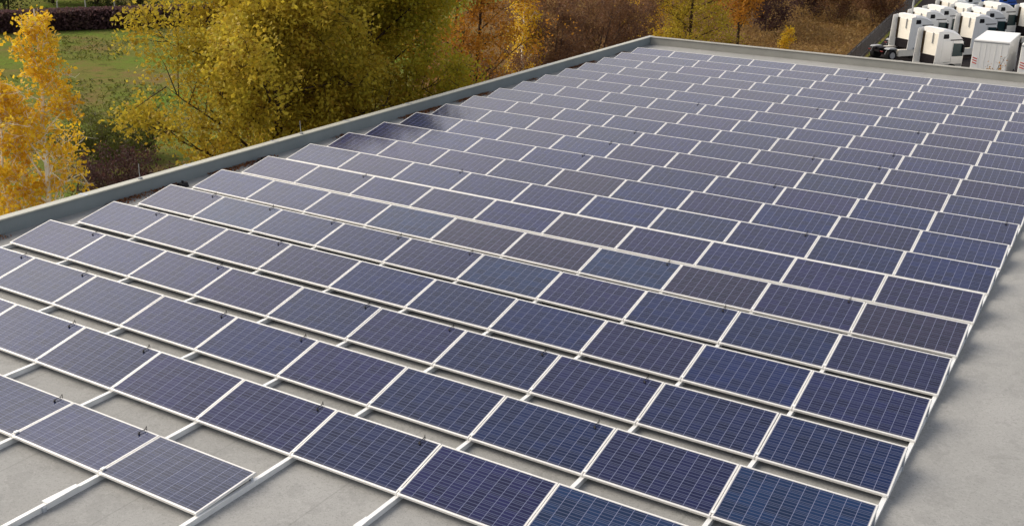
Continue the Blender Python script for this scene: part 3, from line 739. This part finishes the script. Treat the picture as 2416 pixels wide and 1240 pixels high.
    for s in (-1, 1): MB().box(0.75, 1.95, s*1.221, s*1.228, 2.98, 3.06).build("roof_seam_shadow", M['black'], t)  # fairing seam with its shadow line as a black strip
    MB().prism([(2.135, 1.72), (2.31, 1.70), (2.16, 2.75), (2.06, 2.75)], -1.08, 1.08, 'Y', 0.01).build("windscreen", M['window'], t)
    MB().prism([(1.95, 2.86), (2.35, 2.78), (2.36, 2.82), (1.96, 2.96)], -1.10, 1.10, 'Y').build("sun_visor", M['window'], t)
    MB().box(-2.95, 1.7, -0.44, -0.34, 0.70, 0.95).box(-2.95, 1.7, 0.34, 0.44, 0.70, 0.95).box(-2.9, -2.8, -0.339, 0.339, 0.72, 0.93).box(-1.2, -1.1, -0.339, 0.339, 0.72, 0.93).box(-2.17, -2.02, -0.339, 0.339, 0.45, 0.65).build("chassis", M['dark'], t)
    MB().prism([(-2.9, -0.45), (-2.2, -0.45), (-1.95, -0.2), (-1.95, 0.2), (-2.2, 0.45), (-2.9, 0.45), (-2.9, 0.12), (-2.55, 0.03), (-2.55, -0.03), (-2.9, -0.12)], 1.0, 1.12, 'Z').build("fifth_wheel", M['dark'], t)
    MB().box(2.25, 2.42, -1.2, 1.2, 0.30, 0.72, 0.05).build("bumper", M['grey'], t)
    return t
AZ = 36.0
hole = Vector((0.28, -1.22, 3.30)); rotz = R(90-AZ)
hw_ = Matrix.Rotation(rotz, 3, 'Z') @ hole
white = make_truck("white tractor unit nearest the roof edge, left of the box trucks", M['white'], M['cream'])
first = white
tr = [((2234.2, 87.5), None),
      ((2168.4, 53.2), "white tractor unit at the left front with its rear wheels and fuel tank visible"),
      ((2201.3, 40), "white tractor unit second in the left line, behind the leftmost one"),
      ((2234.2, 31.5), "white tractor unit third in the left line"),
      ((2263.9, 13.9), "white tractor unit fourth in the left line"),
      ((2290, 2), "white tractor unit fifth in the left line, cut by the top edge"),
      ((2318, 50.7), "white tractor unit right behind the box trucks with a cream rear wall"),
      ((2341.3, 37.2), "white tractor unit second in the right line, behind the one by the box trucks"),
      ((2367.4, 22.6), "white tractor unit third in the right line with a rounded roof fairing"),
      ((2330, -6), "white tractor unit at the top edge between the two lines"),
      ((2300, 27), "white tractor unit squeezed between the left and right lines"),
      ((2455, 28), "white tractor unit cut by the photo's right edge")]
for (hx, hy), lb in tr:
    p = at(hx, hy, G+hole.z); p = p-hw_; p.z = G
    if lb is None: o = white
    else: o = copy_tree(first); o['label'] = lb
    o.location = p; o.rotation_euler = (0, 0, rotz+R(random.Random(hx).uniform(-2, 2)))
bt = make_truck("blue tractor unit at the top edge beyond the white ones", M['blue'], M['grey'])
p = at(2372, 0, G+hole.z)-hw_; p.z = G; bt.location = p; bt.rotation_euler = (0, 0, rotz)

def make_box_truck(label):
    t = empty("box_truck", (0, 0, 0)); tag(t, label, "box truck", "white box trucks at the lower right of the yard")
    # forward = +X, rear doors at x = 0
    MB().box(0, 6.2, -1.25, 1.25, 1.02, 3.80, 0.03).build("cargo_box", M['white'], t)
    MB().box(-0.012, -0.001, -1.20, -0.01, 1.15, 3.60, 0.004).build("rear_door", M['white'], t)
    MB().box(-0.012, -0.001, 0.01, 1.20, 1.15, 3.60, 0.004).build("rear_door", M['white'], t)
    MB().box(-0.03, 0.0, -1.25, 1.25, 3.62, 3.70).build("top_rail", M['grey'], t)
    for s in (-1, 1):
        for y in (0.35, 0.75):
            MB().tube([(-0.03, s*y, 1.12), (-0.03, s*y, 3.60)], 0.010, 0.010, 5).build("lock_rod", M['white'], t)
        if s > 0:
            m_ = MB().box(-0.022, -0.014, s*1.0-0.17, s*1.0+0.17, 1.95, 2.50); m_.build("hazard_board", M['white'], t)
            st = MB()
            for j in range(3):
                z = 1.97+j*0.18; y0_, y1_ = s*1.0-0.16, s*1.0+0.16
                st.prism([(y0_, z), (y1_, z+0.10*1), (y1_, z+0.18), (y0_, z+0.08)], -0.026, -0.0225, 'X')
            st.build("hazard_stripes", M['red'], t)
        wheel(t, 1.6, s*1.0, 0.46, 0.5); wheel(t, 6.9, s*1.0, 0.46, 0.3)
        MB().box(-0.05, 0.0, s*0.9-0.15, s*0.9+0.15, 0.80, 0.92, 0.01).build("tail_light", M['lamp_red'], t)
        MB().prism([(7.0, 1.65), (7.75, 1.65), (7.6, 2.35), (7.0, 2.35)], s*1.103, s*1.112, 'Y').build("side_window", M['window'], t)
    MB().box(0.1, 7.6, -0.42, -0.32, 0.72, 1.0).box(0.1, 7.6, 0.32, 0.42, 0.72, 1.0).build("chassis", M['dark'], t)
    MB().prism([(6.35, 0.55), (8.1, 0.55), (8.15, 1.4), (7.75, 2.55), (6.35, 2.6)], -1.1, 1.1, 'Y', 0.06).build("cab", M['white'], t)
    MB().prism([(8.17, 1.5), (8.19, 1.52), (7.82, 2.48), (7.79, 2.46)], -0.95, 0.95, 'Y').build("windscreen", M['window'], t)
    MB().box(-0.08, 0.1, -1.2, 1.2, 0.50, 0.66, 0.02).build("bumper", M['dark'], t)
    return t
b1 = make_box_truck("white box truck with red hazard board behind the bare sapling")
pa = at(2299, 93, G+3.8)
brot = R(90)
rr = Matrix.Rotation(brot, 3, 'Z')
p = pa-(rr @ Vector((0, 1.25, 3.8))); p.z = G; b1.location = p; b1.rotation_euler = (0, 0, brot)
b2 = copy_tree(b1); b2['label'] = "white box truck at the photo's right edge, right of the one behind the sapling"
b2.location = p+(rr @ Vector((-0.3, -3.35, 0)))

plant("sapling_tree", pos(2348, 69), "thin bare sapling with a few yellow leaves before the white box truck", "tree", L['orange'], M['bark'], 0.14,
      seed=81, H=4.9, env=egg(0.9, 0.8, 0.5, 0.5), z0=0.35, n1=12, n2=4, n3=3, leaves=160, sig=0.1, trunk_r=0.05, rise=1.2)

# lamp post and slatted fence on the left side of the yard
lp = at(2140, 82, G); t = empty("street_lamp", pos(2139, 104)); tag(t, "thin grey lamp post behind the leftmost tractor unit", "street lamp")
MB().tube([(0, 0, 0), (0, 0, 4.5), (0.02, 0, 9)], 0.10, 0.06, 8).build("pole", M['steel'], t)
MB().tube([(0.02, 0, 9), (0.4, 0, 9.3), (1.2, 0, 9.35)], 0.04, 0.035, 6).build("arm", M['steel'], t)
MB().box(1.1, 1.7, -0.14, 0.14, 9.28, 9.40, 0.03).build("lamp_head", M['grey'], t)
MB().tube([(0, 0, 0), (0, 0, 0.6)], 0.16, 0.15, 8).build("base", M['steel'], t)
fl = (f1-f0).length; t = empty("palisade_fence", f0, math.atan2(fdir.y, fdir.x)); tag(t, "grey slatted metal fence along the left side of the truck yard", "fence")
m_ = MB(); x = 0.0
while x < fl: m_.box(x, x+0.035, -0.012, 0.012, 0.05, 1.9); x += 0.25
m_.build("slats", M['darksteel'], t)
MB().box(0, fl, -0.05, -0.014, 0.4, 0.46).box(0, fl, -0.05, -0.014, 1.7, 1.76).build("cross_rail", M['darksteel'], t)
x = 0.0
while x < fl:
    MB().box(x-0.03, x+0.03, -0.12, -0.052, 0, 2.0).build("post", M['darksteel'], t); x += 3.0
